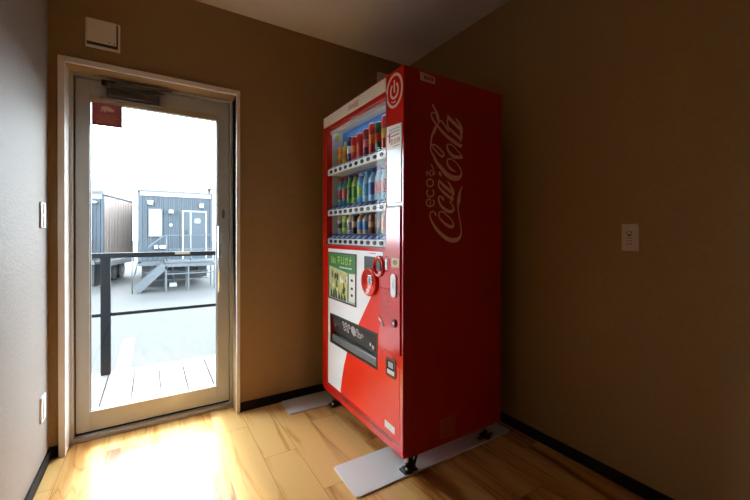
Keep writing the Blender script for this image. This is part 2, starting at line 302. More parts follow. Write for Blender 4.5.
# ------------------------------------------------------------------ wall fittings
def vent(x0, x1, z0, z1, label):
    t = thing('vent_cover', label, 'vent cover', ((x0+x1)/2, YB, z0), 'square air vent covers on the back wall')
    MB().box(x0, x1, YB-.008, YB, z0, z1).build('mounting_plate', PLATE, t, bevel=.003)
    MB().box(x0+.008, x1-.010, YB-.013, YB-.008, z0+.014, z1-.008).build('shadow_gap', PLATE_D, t)
    MB().box(x0+.006, x1-.016, YB-.024, YB-.012, z0+.026, z1-.006).build('front_panel', PLATE, t, bevel=.003)
    for dx in (.045, .024): MB().tube([(x1-dx, YB-.0265, z0+.034),(x1-dx, YB-.023, z0+.034)], .003, 10).build('knob', PLATE_D, t)
vent(-.288, -.142, 2.049, 2.196, 'square cream vent cover on the brown wall above the glass door')
vent(1.455, 1.60, 2.190, 2.336, 'cream vent cover peeking out above the top of the red vending machine')

sw = thing('wall_switch', 'cream switch plate alone on the brown right wall beside the vending machine', 'switch', (XR, .7355, 1.03), )
MB().box(XR-.007, XR, .702, .769, 1.030, 1.148).build('plate', PLATE_S, sw, bevel=.003)
fs = lambda a,b,t: (XR-t, a, b)
MB().extr([rrect(.715,.757,1.043,1.135,.004)], fs, .007, .009).build('insert', PLATE_S, sw, bevel=.001)
MB().extr([ell(.738,1.106,.011,.011),ell(.738,1.106,.009,.009)], fs, .009, .0098).extr([ell(.7375,1.101,.004,.004)], fs, .009,.010).build('dial', PLATE_D, sw)
m_ = MB()
for z in (1.086,1.073,1.060):
    m_.box(XR-.0098,XR-.009,.728,.736,z,z+.0035); m_.box(XR-.0098,XR-.009,.739,.748,z,z+.0025)
m_.build('print', PLATE_D, sw)
def sideplate(y0, y1, z0, z1, name, label, n):
    t = thing(name, label, 'outlet' if 'outlet' in name else 'switch', (XL, (y0+y1)/2, z0))
    MB().box(XL, XL+.008, y0, y1, z0, z1).build('plate', PLATE_W, t, bevel=.003)
    for k in range(n):
        zc = z0+(z1-z0)*(k+.5)/n; MB().box(XL+.008, XL+.011, (y0+y1)/2-.016, (y0+y1)/2+.016, zc-.4*(z1-z0)/n, zc+.4*(z1-z0)/n).build('rocker', PLATE_W, t, bevel=.001)
sideplate(2.155, 2.235, 1.125, 1.243, 'light_switch', 'white light switch plate at waist height on the left wall by the door', 2)
sideplate(2.150, 2.230, .245, .363, 'power_outlet', 'white outlet plate low on the left wall by the door', 1)

# ------------------------------------------------------------------ floor protection plates
PAD = mat('pad_grey', (.74, .75, .73), .35, noise=.05, nscale=6)
def pad(x0, x1, y0, y1, label):
    o = MB().extr([rrect(x0, x1, y0, y1, .014)], lambda a,b,t: (a,b,t), .0, .008).build('floor_protection_plate', PAD, bevel=.0015)
    return tag(o, label, 'floor plate', 'plates under the vending machine')
pad(.722, 1.70, 1.300, 1.531, 'pale grey plate on the wood floor under the near end of the vending machine')
pad(.712, 1.70, 2.122, 2.312, 'pale grey floor plate by the back wall, under the far end of the machine')
PT = .008

# ------------------------------------------------------------------ vending machine
X0, X1, Y0, Y1, Z0, Z1 = .936, 1.579, 1.2727, 2.147, .105, 1.843
vm = thing('vending_machine', 'tall red drink vending machine with lit display and white script lettering on its side', 'vending machine', ((X0+X1)/2, (Y0+Y1)/2, PT))
vp = lambda mb, name, m=None, bevel=0, parent=None: mb.build(name, m, parent or vm, bevel=bevel)
XD = X0+.040      # back of the door
cb = MB()
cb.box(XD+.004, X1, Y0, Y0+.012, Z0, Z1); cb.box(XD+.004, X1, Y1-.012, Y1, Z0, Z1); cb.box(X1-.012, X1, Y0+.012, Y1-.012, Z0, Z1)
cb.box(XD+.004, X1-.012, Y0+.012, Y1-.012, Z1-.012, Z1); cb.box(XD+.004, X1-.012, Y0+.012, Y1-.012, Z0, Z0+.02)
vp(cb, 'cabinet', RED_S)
# door, tiled around its openings
fx = lambda a,b,t: (X0-t, a, b)
WY0, WY1, WZ0, WZ1 = 1.412, 2.090, 1.038, 1.748     # display window
SY0, SY1, SZ0, SZ1 = 1.489, 2.020, .443, .610       # dispensing slot
rect = lambda a,b,c,d: [(a,c),(b,c),(b,d),(a,d)]
dr = MB().extr([rect(Y0+.012, Y1, Z0+.022, Z1), rect(WY0,WY1,WZ0,WZ1), rect(SY0,SY1,SZ0,SZ1)], lambda a,b,t:(X0+t,a,b), 0, .038)
vdoor = vp(dr, 'front_door', RED)
vp(MB().use(RED).box(X0-.001, X0+.003, Y0+.0015, Y0+.012, Z0+.02, Z1).use(RED_S).box(X0+.003, XD+.002, Y0, Y0+.012, Z0+.02, Z1), 'door_edge')
vp(MB().box(X0+.006, XD, Y0+.004, Y1, Z0, Z0+.018), 'kick_strip', RED, .002)
vp(MB().box(X0-.0012, X0+.001, 1.36, 1.90, .146, .151), 'air_slit', DARK)
vp(MB().extr([rect(Y0+.022, Y1-.05, .158, .1615)], fx, .0, .0015), 'door_groove', RED_D)
# header
vp(MB().extr([rect(1.436, 2.128, 1.774, 1.836)], fx, 0, .004), 'header_panel', CREAM)
vp(MB().extr([rect(1.414, 1.431, 1.774, 1.836)], fx, 0, .004), 'header_end_piece', CREAM)
hm = MB(); HR = mat('header_print_red', (.60, .14, .12), .5)
for s in LOGO:
    ribbon(hm, [(1.790-(b-1.059)/.645*.120, 1.818-(a-1.09)/.2*.030, w*.19) for a,b,w in s], fx, .004, .0046)
vp(hm, 'header_lettering', HR)
# white lower panel with the red sweep left free
wtop = [(2.060,1.012),(1.436,1.016),(1.436,.985),(1.50,.955),(1.49,.90),(1.53,.80),(1.545,.785),(1.681,SZ1),(SY1,SZ1),(SY1,SZ0),(1.798,SZ0),(1.808,.428),(1.845,.34),(1.872,.25),(1.886,.188),(1.880,.176),(2.060,.176)]
vp(MB().extr([wtop], fx, 0, .0015), 'white_panel', WHITE)
vp(MB().extr([[(1.430,.985),(1.50,.955),(1.49,.90),(1.53,.80),(1.545,.785),(1.681,SZ1),(SY0,SZ1),(SY0,SZ0),(1.798,SZ0),(1.808,.428),(1.845,.34),(1.872,.25),(1.886,.188),(1.880,.176),(1.30,.176),(1.30,.50),(1.36,.535),(1.44,.545),(1.46,.60),(1.46,.93)]], fx, 0, .0012), 'red_sweep', RED_B)
# frame and trim of dispensing slot
sl = MB(); sl.use(DARK)
sl.box(X0+.0385, X0+.16, SY0, SY1, SZ0-.004, SZ0); sl.box(X0+.0385, X0+.16, SY0, SY1, SZ1, SZ1+.004); sl.box(X0+.0385, X0+.16, SY0-.004, SY0, SZ0, SZ1); sl.box(X0+.0385, X0+.16, SY1, SY1+.004, SZ0, SZ1); sl.box(X0+.16, X0+.165, SY0, SY1, SZ0, SZ1)
slot = vp(sl, 'dispensing_bin')
sf = MB(); sf.extr([rect(SY0-.006,SY1+.006,SZ0-.006,SZ1+.006), rect(SY0+.004,SY1-.004,SZ0+.004,SZ1-.004)], fx, .0, .004); vp(sf, 'slot_frame', DARK, parent=slot)
vp(MB().add([(X0+.006,SY0+.004,SZ1-.006),(X0+.006,SY1-.004,SZ1-.006),(X0+.022,SY1-.004,SZ0+.055),(X0+.022,SY0+.004,SZ0+.055),(X0+.009,SY0+.004,SZ1-.006),(X0+.009,SY1-.004,SZ1-.006),(X0+.025,SY1-.004,SZ0+.055),(X0+.025,SY0+.004,SZ0+.055)],
    [(0,1,2,3),(7,6,5,4),(0,4,5,1),(2,6,7,3),(0,3,7,4),(1,5,6,2)]), 'flap', DGREY, parent=slot)
vp(MB().box(X0+.004, X0+.04, SY0+.002, SY1-.002, SZ0, SZ0+.045), 'flap_lip', mat('lip_grey', (.16,.165,.16), .3), .006, parent=slot)
# printed icons on the flap
ic = MB(); IG = mat('icon_grey', (.45,.47,.47), .4)
fl = lambda a,b,t: (X0+.006+(SZ1-.006-b)/.106*.016-t, a, b)
for y,z,r in ((1.87,.580,.014),(1.835,.580,.015),(1.80,.578,.014),(1.862,.552,.014),(1.825,.549,.014),(1.752,.563,.028),(1.705,.575,.013),(1.685,.552,.016),(1.712,.545,.009),(1.655,.560,.010)):
    ic.extr([ell(y,z,r,r,16),ell(y,z,r*.55,r*.45,16)], fl, .0005, .0012)
ic.extr([ell(1.752,.560,.017,.026,16)], fl, .0013, .0018)
vp(ic, 'flap_icons', IG, parent=slot)
vp(MB().extr([ell(1.955,.553,.006,.006,14)], fx, -.008, .0), 'slot_screw', SILV, parent=slot)
vp(MB().box(X0-.0005, X0+.005, 1.515, 1.535, .525, .545).box(X0-.0005,X0+.005,1.545,1.560,.535,.552), 'slot_catch', SILV, parent=slot)
# green advert window
adv = vp(MB().extr([rect(1.697,2.052,.706,.992), rect(1.705,2.044,.716,.984)], fx, .0, .006), 'advert_frame', mat('frame_brown', (.10,.06,.045), .4), .001)
GR = mat('ad_green', (.03,.20,.035), .5, noise=.3, nscale=20); GR2 = mat('ad_lime', (.40,.55,.08), .5, noise=.3, nscale=25); GRD = mat('ad_dark_green', (.015,.06,.015), .5); YW = mat('ad_yellow', (.58,.50,.18), .5, noise=.3, nscale=30); PAL = mat('ad_pale', (.50,.58,.48), .5, noise=.2, nscale=30)
ad = MB()
ad.use(PAL).extr([rect(1.705,2.044,.716,.984)], fx, .0015, .003)
ad.use(GR).extr([[(2.044,.984),(2.044,.908),(1.78,.880),(1.705,.885),(1.705,.984)]], fx, .003, .0036)
ad.use(YW).extr([[(2.03,.896),(1.99,.74),(1.80,.74),(1.78,.872)]], fx, .003, .0034)
ad.use(GR2)
for i in range(3): ad.extr([rect(1.996-i*.022,2.006-i*.022,.925,.968-.006*i)], fx, .0036, .0042)
x = 1.925                                             # lime headline glyphs
for i in range(4):
    y_ = x-i*.048
    for (a0,a1,b0,b1) in (((.0,.036,.962,.969),(.014,.021,.926,.969),(.0,.036,.944,.950)), ((.0,.007,.926,.969),(.029,.036,.926,.969),(.007,.03,.928,.935)), ((.0,.036,.957,.964),(.026,.033,.926,.972),(.004,.011,.926,.957),(.004,.03,.926,.932)), ((.0,.036,.950,.957),(.015,.022,.930,.975),(.002,.010,.926,.940)))[i]:
        ad.extr([rect(y_-a1,y_-a0,b0,b1)], fx, .0036,.0042)
ad.use(PLATE_W)
for i in range(7): ad.extr([rect(1.895-i*.022-.014,1.895-i*.022,.904,.912)], fx, .0036,.0042)
rnd = random.Random(3)
for i in range(34):                                    # leaves and cans of the picture
    cy_ = rnd.uniform(1.79,2.02); cz_ = rnd.uniform(.735,.86)
    ad.use([GR,GR2,GRD,PLATE_W,YW][i % 5]).extr([ell(cy_,cz_,rnd.uniform(.006,.016),rnd.uniform(.010,.024),10)], fx, .0036, .0040+i*.00003)
ad.use(GRD)
for i in range(6): ad.extr([[(2.02-i*.035,.72),(2.012-i*.035,.775-.003*i),(1.995-i*.035,.74),(1.99-i*.035,.72)]], fx, .0036,.0055)
ad.use(GR); ad.extr([rect(1.785,1.793,.722,.880)], fx, .0036,.0056)
ad.use(PLATE_W); ad.extr([rect(1.708,1.782,.728,.878)], fx, .0030,.0034)
ad.use(GRD)
for z in (.845,.80,.763): ad.extr([ell(1.745,z,.014,.008,10)], fx, .0034,.004)
vp(ad, 'advert_picture', None, parent=adv)
vp(MB().extr([rect(1.509,1.608,.916,.988)], fx, .0015, .005), 'price_screen', DARK, .001)
vp(MB().extr([rect(1.50,1.56,1.003,1.007)], fx, .0015, .0021), 'small_caption', HR)
# coin dish
cd = MB(); n = 36
def dish(mb, cy, cz, ry, rz, prof, nn=36):
    for (s0,t0),(s1,t1) in zip(prof, prof[1:]):
        vs = [fx(cy+ry*s0*math.cos(2*PI*k/nn), cz+rz*s0*math.sin(2*PI*k/nn), t0) for k in range(nn)]+[fx(cy+ry*s1*math.cos(2*PI*k/nn), cz+rz*s1*math.sin(2*PI*k/nn), t1) for k in range(nn)]
        mb.add(vs, [(k,(k+1)%nn,nn+(k+1)%nn,nn+k) for k in range(nn)], True)
dish(cd, 1.543, .862, .070, .072, [(1,0),(1,.016),(.95,.022),(.86,.020),(.70,.008),(.0,.006)])
cs_ = vp(cd, 'coin_dish', RED_B)
vp(MB().box(X0-.014, X0-.006, 1.515, 1.556, .850, .895), 'coin_slot', SILV, .002, parent=cs_)
vp(MB().box(X0-.0155, X0-.014, 1.535, 1.539, .857, .888), 'coin_opening', DARK, parent=cs_)
vp(MB().extr([ell(1.560,.818,.013,.008)], fx, .006, .012), 'coin_mark', PLATE_W, parent=cs_)
rg = MB(); dish(rg, 1.458, .945, .048, .052, [(1,0),(1,.014),(.92,.019),(.78,.016),(.62,.004),(0,.004)]); ring = vp(rg, 'return_lever_dish', RED)
vp(MB().add([], []).extr([ell(1.462,.952,.018,.020)], fx, .004, .012), 'return_lever', DARK, .002, parent=ring)
vp(MB().extr([[(1.475,.925),(1.44,.925),(1.435,.937),(1.478,.94)]], fx, .004, .014), 'lever_tab', RED_D, .001, parent=ring)
b_ = MB(); dish(b_, 1.394, .962, .030, .036, [(1,0),(1,.008),(.8,.011),(.55,.006),(0,.006)]); bt = vp(b_, 'button_bezel', RED)
vp(MB().extr([rrect(1.386,1.402,.940,.985,.0075)], fx, .006, .011), 'push_button', PLATE_W, parent=bt)
vp(MB().extr([rect(1.292,1.353,.952,.994)], fx, .0085, .0095), 'instruction_sticker', mat('sticker_sand', (.70,.52,.33), .5))
o_ = MB().extr([ell(1.325,.973,.017,.011,16),ell(1.325,.973,.011,.006,16)], fx, .0095,.0101); o_.extr([rect(1.32,1.33,.965,.981)], fx, .0095,.0101); vp(o_, 'sticker_symbol', mat('olive', (.22,.17,.05), .5))
# side control panel, white strip, stickers, power symbol
cp = MB(); cp.extr([[(1.288,.56),(1.288,1.228),(1.398,1.232),(1.45,1.03)][0:3]+[(1.404,1.05),(1.425,1.0),(1.455,.99),(1.458,.56)]], fx, 0, .008)
ctl = vp(cp, 'control_panel', RED, .003)
vp(MB().extr([rect(1.288,1.452,.845,.849)], fx, .008, .0088), 'panel_seam', RED_D, parent=ctl)
vp(MB().extr([rect(1.300,1.392,1.222,1.229)], fx, .008, .0105), 'panel_vent', DARK, parent=ctl)
lines = MB()
for z in (.82,.79,.76,.735): lines.extr([rect(1.37,1.44,z,z+.0025)], fx, .008, .0085)
lines.extr([rect(1.4395,1.4405,.735,.82)], fx, .008, .0085)
vp(lines, 'panel_print', RED_D, parent=ctl)
vp(MB().extr([rrect(1.313,1.353,.815,.922,.0195)], fx, .008, .014), 'card_reader', LWHITE, .0015)
q = MB().extr([ell(1.333,.872,.004,.018,12)], fx, .014,.0145); q.extr([rect(1.327,1.339,.893,.897)], fx, .014,.0145); vp(q, 'reader_mark', IG)
kl = MB(); dish(kl, 1.327,.700,.017,.019,[(1,.008),(1,.013),(.8,.016),(.5,.012),(0,.012)],20); vp(kl, 'door_lock', RED_D)
vp(MB().extr([ell(1.327,.700,.006,.008,12)], fx, .012,.0165), 'key_barrel', SILV)
vp(MB().extr([[(1.455,.695),(1.415,.668),(1.418,.678),(1.440,.697),(1.452,.705)]], fx, .008,.012), 'pull_highlight', PLATE_W)  # white sliver painted as the highlight on the door pull
vp(MB().extr([rect(1.286,1.400,1.242,1.490)], fx, 0, .004), 'white_side_panel', LWHITE, .001)
st = vp(MB().extr([[(1.286,1.490),(1.286,1.592),(1.402,1.600),(1.402,1.490)]], fx, 0, .0045), 'notice_sticker', CREAM)
tx = MB()
def glyph(mb, y, z, s, kind):   # small red characters, y decreasing = rightwards
    r = lambda a,b,c,d: mb.extr([rect(y-b*s, y-a*s, z+c*s, z+d*s)], fx, .0045, .0052)
    if kind == 0: r(.35,.6,0,1); r(.1,.35,.7,.85)
    elif kind == 1: r(.05,.95,.75,.88); r(.42,.58,0,1); r(.1,.9,.35,.47); r(.0,.95,0,.12)
    elif kind == 2: r(.1,.22,0,.9); r(.78,.9,0,.9); r(.1,.9,.8,.92); r(.1,.9,.4,.5); r(.1,.9,0,.1)
    else: r(.05,.95,.45,.58); r(.2,.32,0,1); r(.65,.77,0,1); r(.05,.95,.85,.95)
glyph(tx, 1.398,1.520,.045,0)
for i in range(3): glyph(tx, 1.370-i*.026,1.510,.024,1+i)
tx.extr([rect(1.30,1.365,1.545,1.550)], fx,.0045,.0052); tx.extr([rect(1.30,1.35,1.498,1.501)], fx,.0045,.0052)
vp(tx, 'sticker_writing', HR, parent=st)
tg = MB()
for z in (1.575,1.562): tg.extr([rect(1.30,1.38,z,z+.005)], fx,.0045,.0052)
vp(tg, 'sticker_small_print', IG, parent=st)
pw = MB(); pc = (1.3455, 1.753)
pw.extr([ell(*pc,.066,.078,44), ell(*pc,.054,.066,44)], fx, 0, .0012)
arc = lambda r0,r1,a0,a1,n=26: [(pc[0]+r1*math.sin(math.radians(a0+(a1-a0)*i/n)),pc[1]+r1*1.15*math.cos(math.radians(a0+(a1-a0)*i/n))) for i in range(n+1)]+[(pc[0]+r0*math.sin(math.radians(a1+(a0-a1)*i/n)),pc[1]+r0*1.15*math.cos(math.radians(a1+(a0-a1)*i/n))) for i in range(n+1)]
pw.extr([arc(.024,.034,35,325)], fx, 0, .0012); pw.extr([rect(pc[0]-.0045,pc[0]+.0045,pc[1]-.008,pc[1]+.048)], fx, 0, .0012)
pw.extr([arc(.043,.047,150,195,10)], fx, 0, .0012)
vp(pw, 'power_symbol', SALMON)
# coin return
cr = vp(MB().extr([rrect(1.325,1.405,.442,.530,.012), rrect(1.334,1.396,.452,.520,.006)], fx, 0, .005), 'coin_return_frame', mat('return_brown', (.13,.045,.035), .35), .001)
vp(MB().extr([rrect(1.334,1.396,.452,.520,.006)], fx, .0012, .002), 'coin_return_cup', DGREY, parent=cr)
vp(MB().extr([rect(1.336,1.394,.455,.474)], fx, .002, .0045), 'coin_return_lip', PLATE_W, .001, parent=cr)
vp(MB().extr([rect(1.348,1.386,.484,.510)], fx, .002, .003), 'coin_return_flap', IG, parent=cr)
vp(MB().extr([[(1.334,.190),(1.334,.222),(1.416,.226),(1.416,.194)]], fx, .0012, .002), 'white_sticker', PLATE_W)
# side prints
fsd = lambda a,b,t: (a, Y0-t, b)
lg = MB()
for s in LOGO: ribbon(lg, s, fsd, 0, .0006)
for s in ECO: ribbon(lg, s, fsd, 0, .0006)
vp(lg, 'side_lettering', PINKP)
s1 = vp(MB().extr([[(1.026,1.797),(1.114,1.795),(1.114,1.827),(1.026,1.834)]], fsd, 0, .001), 'top_sticker', mat('sticker_beige', (.62,.42,.34), .5))
m_ = MB(); 
for i in range(5): m_.extr([rect(1.047+i*.012,1.055+i*.012,1.805,1.822)], fsd, .001,.0014)
vp(m_, 'sticker_writing', RED_D, parent=s1)
s2 = vp(MB().extr([rect(1.150,1.250,.130,.226)], fsd, 0, .001), 'rating_label', mat('label_brown', (.42,.09,.05), .5))
m_ = MB()
for i in range(5): m_.extr([rect(1.162,1.238-.01*(i%2),.145+i*.015,.149+i*.015)], fsd, .001,.0014)
vp(m_, 'label_print', RED_D, parent=s2)
# feet
def foot(x, y, bracket=True):
    f = vp(MB().tube([(x,y,PT+.012),(x,y,Z0+.004)], .011, 12), 'levelling_foot', CHROME)
    m = MB(); m.lathe([(.0,PT),(.030,PT),(.030,PT+.006),(.014,PT+.012),(.0,PT+.013)], 18, c=(x,y,0)); vp(m, 'foot_pad', BLACK, parent=f)
    if bracket:
        m = MB(); m.box(x-.030, x+.045, y-.022, y+.022, PT, PT+.007); m.box(x+.014, x+.020, y-.022, y+.022, PT+.007, Z0+.002); m.bar((x+.018,y-.018,PT+.012),(x+.05,y-.018,Z0-.004),.012,.006)
        vp(m, 'foot_bracket', BLACK, parent=f)
        for bx_, bh in ((x-.012,.022),(x+.032,.018)): vp(MB().tube([(bx_,y-.014,PT+.006),(bx_,y-.014,PT+bh)], .006, 8), 'bolt', CHROME, parent=f)
foot(X0+.066, Y0+.056); foot(X0+.050, Y1-.06); foot(X1-.05, Y0+.06, False); foot(X1-.05, Y1-.05, False)
vp(MB().bar((1.470,Y0+.055,PT+.004),(1.580,Y0+.055,PT+.004),.020,.008), 'foot_plate', SILV)
# ---- display case
XB = X0+.112
ds = MB().use(DISPW)
ds.box(X0+.0385, XB, WY1, WY1+.006, WZ0-.006, WZ1+.006); ds.box(X0+.0385, XB, WY0-.006, WY0, WZ0-.006, WZ1+.006); ds.box(X0+.0385, XB, WY0, WY1, WZ1, WZ1+.006); ds.box(X0+.0385, XB, WY0, WY1, WZ0-.006, WZ0)
ds.use(BLUE).box(XB, XB+.005, WY0-.006, WY1+.006, WZ0-.006, WZ1+.006)
case = vp(ds, 'display_case')
vp(MB().extr([rect(WY0-.008,WY1+.008,WZ0-.007,WZ1+.008), rect(WY0,WY1,WZ0,WZ1)], fx, 0, .003), 'window_trim', RED_D, .001)
LAMP = mat('display_tube', (.9,.95,1), .4, emit=(.92,.96,1), estr=4)
vp(MB().tube([(X0+.037, WY0+.02, WZ1-.007),(X0+.037, WY1-.02, WZ1-.007)], .005, 10), 'display_lamp', LAMP, parent=case)
# upper lining, slanted light-grey visor
vp(MB().box(X0+.026, X0+.030, WY0+.001, WY1-.001, WZ1-.020, WZ1), 'lamp_visor', DISPW, parent=case)
SH = [(1.468, 1.505, 1.530), (1.215, 1.250, 1.278), (1.040, 1.074, 1.102)]    # bar bottom, bar top, shelf top
pitch = (WY1-WY0)/10.6; ys = [WY1-.052-pitch*i for i in range(10)]
BTN = None; CAR = None
for (a, b, c) in SH:
    m = MB().use(PLATE_W).box(X0+.008, X0+.020, WY0+.001, WY1-.001, a, b)
    m.use(DISPW).box(X0+.020, XB, WY0+.001, WY1-.001, a+.004, a+.010).box(X0+.05, XB, WY0+.001, WY1-.001, c-.006, c)
    m.use(BLUE2).add([(X0+.008,WY0+.001,b),(X0+.008,WY1-.001,b),(X0+.05,WY1-.001,c),(X0+.05,WY0+.001,c),(X0+.02,WY0+.001,b-.004),(X0+.02,WY1-.001,b-.004),(X0+.05,WY1-.001,c-.006),(X0+.05,WY0+.001,c-.006)],
        [(0,1,2,3),(7,6,5,4),(0,4,5,1),(3,2,6,7),(0,3,7,4),(1,5,6,2)])
    sh = vp(m, 'display_shelf', None)
    for y in ys:
        m = MB(); m.extr([ell(y, (a+b)/2, .016, .0105, 16)], fx, -.010, -.004); 
        if BTN is None:
            BTN = m.build('selection_button', BLACK); src = (y, (a+b)/2); o = BTN
            o.parent = sh
            kx = MB(); kx.add([(X0+.012,y-.014,b+.006),(X0+.012,y+.010,b+.006),(X0+.030,y+.010,c-.006),(X0+.030,y-.014,c-.006),(X0+.014,y-.014,b+.004),(X0+.014,y+.010,b+.004),(X0+.032,y+.010,c-.008),(X0+.032,y-.014,c-.008)],[(0,1,2,3),(7,6,5,4),(0,4,5,1),(3,2,6,7),(0,3,7,4),(1,5,6,2)])
            CAR = kx.build('price_card', mat('card_pale', (.50,.62,.75), .4)); CAR.parent = sh
            cb0 = (y, b)
        else:
            o = BTN.copy(); C.objects.link(o); o.parent = sh; o.location = Vector((0, y-src[0], (a+b)/2-src[1]))
            o = CAR.copy(); C.objects.link(o); o.parent = sh; o.location = Vector((0, y-cb0[0], b-cb0[1]))
vp(MB().box(X0+.002, X0+.006, WY0+.0005, WY1-.0005, WZ0+.0005, WZ1-.0005), 'display_glass', GLASS2)

# ------------------------------------------------------------------ drinks
def dm(name, col, rough=.3, noise=.35): return mat('drink_'+name, col, rough, noise=noise, nscale=70)
OR = dm('orange',(.75,.22,.02)); YE = dm('yellow',(.70,.48,.05)); RE = dm('red',(.62,.03,.02)); RK = dm('dark_red',(.28,.03,.04)); PK = dm('pink',(.70,.22,.28)); NV = dm('navy',(.03,.05,.16))
GN = dm('green',(.10,.34,.04)); DG = dm('dark_green',(.03,.13,.06)); LG = dm('lime',(.38,.58,.10)); SK = dm('sky',(.14,.42,.68)); BL = dm('blue',(.04,.20,.55)); CY = dm('teal',(.05,.30,.34)); WH = dm('white',(.70,.70,.68)); BR = dm('brown',(.22,.09,.04)); TN = dm('tan',(.50,.33,.19)); BK = dm('black',(.02,.02,.02)); GY = dm('grey',(.32,.33,.36)); SV = mat('can_end', (.62,.62,.62), .3, metal=.9); LQ = mat('clear_drink', (.42,.74,.95), .12, noise=.1)
NAMES = {}
def can(x, y, z, h, r, body, band, label, group):
    t = thing('drink_can', label, 'can', (x, y, z), group)
    m = MB(); m.lathe([(0,0),(r*.78,0),(r*.86,.002),(r,.010),(r,h*.33),(r,h*.62),(r,h-.012),(r*.87,h-.002)], 20, [body,SV,body,body,band,body,body] , c=(x,y,z))
    m.build('can_body', None, t)
    m = MB(); m.lathe([(r*.88,h-.003),(r*.90,h),(r*.80,h),(r*.78,h-.004),(0,h-.004)], 20, c=(x,y,z)); m.box(x-.012,x+.004,y-.006,y+.006,z+h-.0035,z+h-.002); m.build('lid', SV, t)
def bottle(x, y, z, h, r, body, band, cap, label, group):
    t = thing('drink_bottle', label, 'bottle', (x, y, z), group)
    m = MB(); m.lathe([(0,0),(r*.8,0),(r,.006),(r*.96,h*.16),(r,h*.20),(r,h*.58),(r*.96,h*.62),(r*.92,h*.70),(r*.55,h*.84),(r*.38,h*.88),(r*.38,h*.92)], 18, [body,body,body,body,band,body,body,body,body,body], c=(x,y,z)); m.build('bottle_body', None, t)
    m = MB(); m.lathe([(0,h*.905),(r*.46,h*.905),(r*.46,h*.995),(r*.40,h),(0,h)], 16, c=(x,y,z)); m.build('cap', cap, t)
ORD = ['leftmost','second from left','third from left','fourth from left','fifth from left','sixth from left','seventh from left','eighth from left','ninth from left','rightmost']
xs = X0+.078
R1 = [('can','orange',OR,YE,.112,.026),('bottle','yellow',YE,OR,YE,.135,.025),('can','navy and white',NV,WH,.150,.026),('can','bright red',RE,OR,.135,.031),('can','plain red',RE,RE,.140,.031),('can','dark red and pink',RK,PK,.150,.026),('can','red and orange',RE,OR,.165,.026),('can','dark green and red',DG,RE,.155,.026),('can','red and yellow',RE,YE,.172,.026),('bottle','orange red',OR,YE,RE,.178,.026)]
R2_ = [('dark teal',CY,RK,RE,.165),('teal',CY,RE,RE,.170),('dark green',GN,DG,DG,.172),('lime green',LG,GN,RK,.172),('pale green',SK,LG,WH,.170),('sky blue',LQ,SK,SK,.172),('blue',LQ,BL,BL,.172),('pale blue, red-capped',LQ,PK,RE,.175),('pale blue, pink-banded',LQ,RE,RE,.175),('light blue, white-capped',LQ,SK,WH,.178)]
R3 = [('dark grey',GY,BK),('lime green',LG,GN),('silver grey',WH,GY),('black',BK,TN),('blue and tan',TN,BL),('blue grey',GY,BL),('brown',BR,TN),('black and brown',BK,BR),('orange brown',TN,OR),('tan',TN,BR)]
for i, y in enumerate(ys):
    d = R1[i]; lab = '%s %s on the top display shelf, %s in the row' % (d[1], d[0], ORD[i])
    if d[0] == 'can': can(xs, y, SH[0][2], d[4], d[5], d[2], d[3], lab, 'drinks on the top display shelf')
    else: bottle(xs, y, SH[0][2], d[5], d[6], d[2], d[3], d[4], lab, 'drinks on the top display shelf')
    d = R2_[i]; bottle(xs, y, SH[1][2], d[4], .027, d[1], d[2], d[3], '%s bottle on the middle display shelf, %s in the row' % (d[0], ORD[i]), 'bottles on the middle display shelf')
    d = R3[i]; 
    if i in (2,4,5): bottle(xs, y, SH[2][2], .122, .026, d[1], d[2], WH, '%s bottle on the bottom display shelf, %s in the row' % (d[0], ORD[i]), 'drinks on the bottom display shelf')
    else: can(xs, y, SH[2][2], .108+.008*(i%2), .026, d[1], d[2], '%s can on the bottom display shelf, %s in the row' % (d[0], ORD[i]), 'drinks on the bottom display shelf')
# yellow and green promotional tag above the row
t = tag(MB().extr([[(xs+.045-.0+math.cos(a)*(.03 if k%2 else .022)+0, 0) for k,a in ((0,0),)] and [(2.035+math.cos(2*PI*k/16)*(.034 if k%2 else .024), 1.700+math.sin(2*PI*k/16)*(.030 if k%2 else .022)) for k in range(16)]], lambda a,b,tt: (X0+.046+tt,a,b), 0, .003)
    .build('promotional_tag', dm('tag',(.42,.46,.10))), 'yellow green star shaped tag hanging at the upper left of the display window', 'tag')

# ------------------------------------------------------------------ outside
GZ = -.88
struct(MB().box(-60, 60, YB+TB+.02, 120, GZ-.3, GZ).build('ground', ASPH))
PZ = GZ+.004
o = MB().add([(-.46,5.15,GZ),(-.28,5.15,GZ),(-.28,8.2,GZ),(-.46,8.2,GZ),(-.46,5.15,PZ),(-.28,5.15,PZ),(-.28,8.2,PZ),(-.46,8.2,PZ)],[(0,3,2,1),(4,5,6,7),(0,1,5,4),(1,2,6,5),(2,3,7,6),(3,0,4,7)]).build('parking_line', PAINT); struct(o)
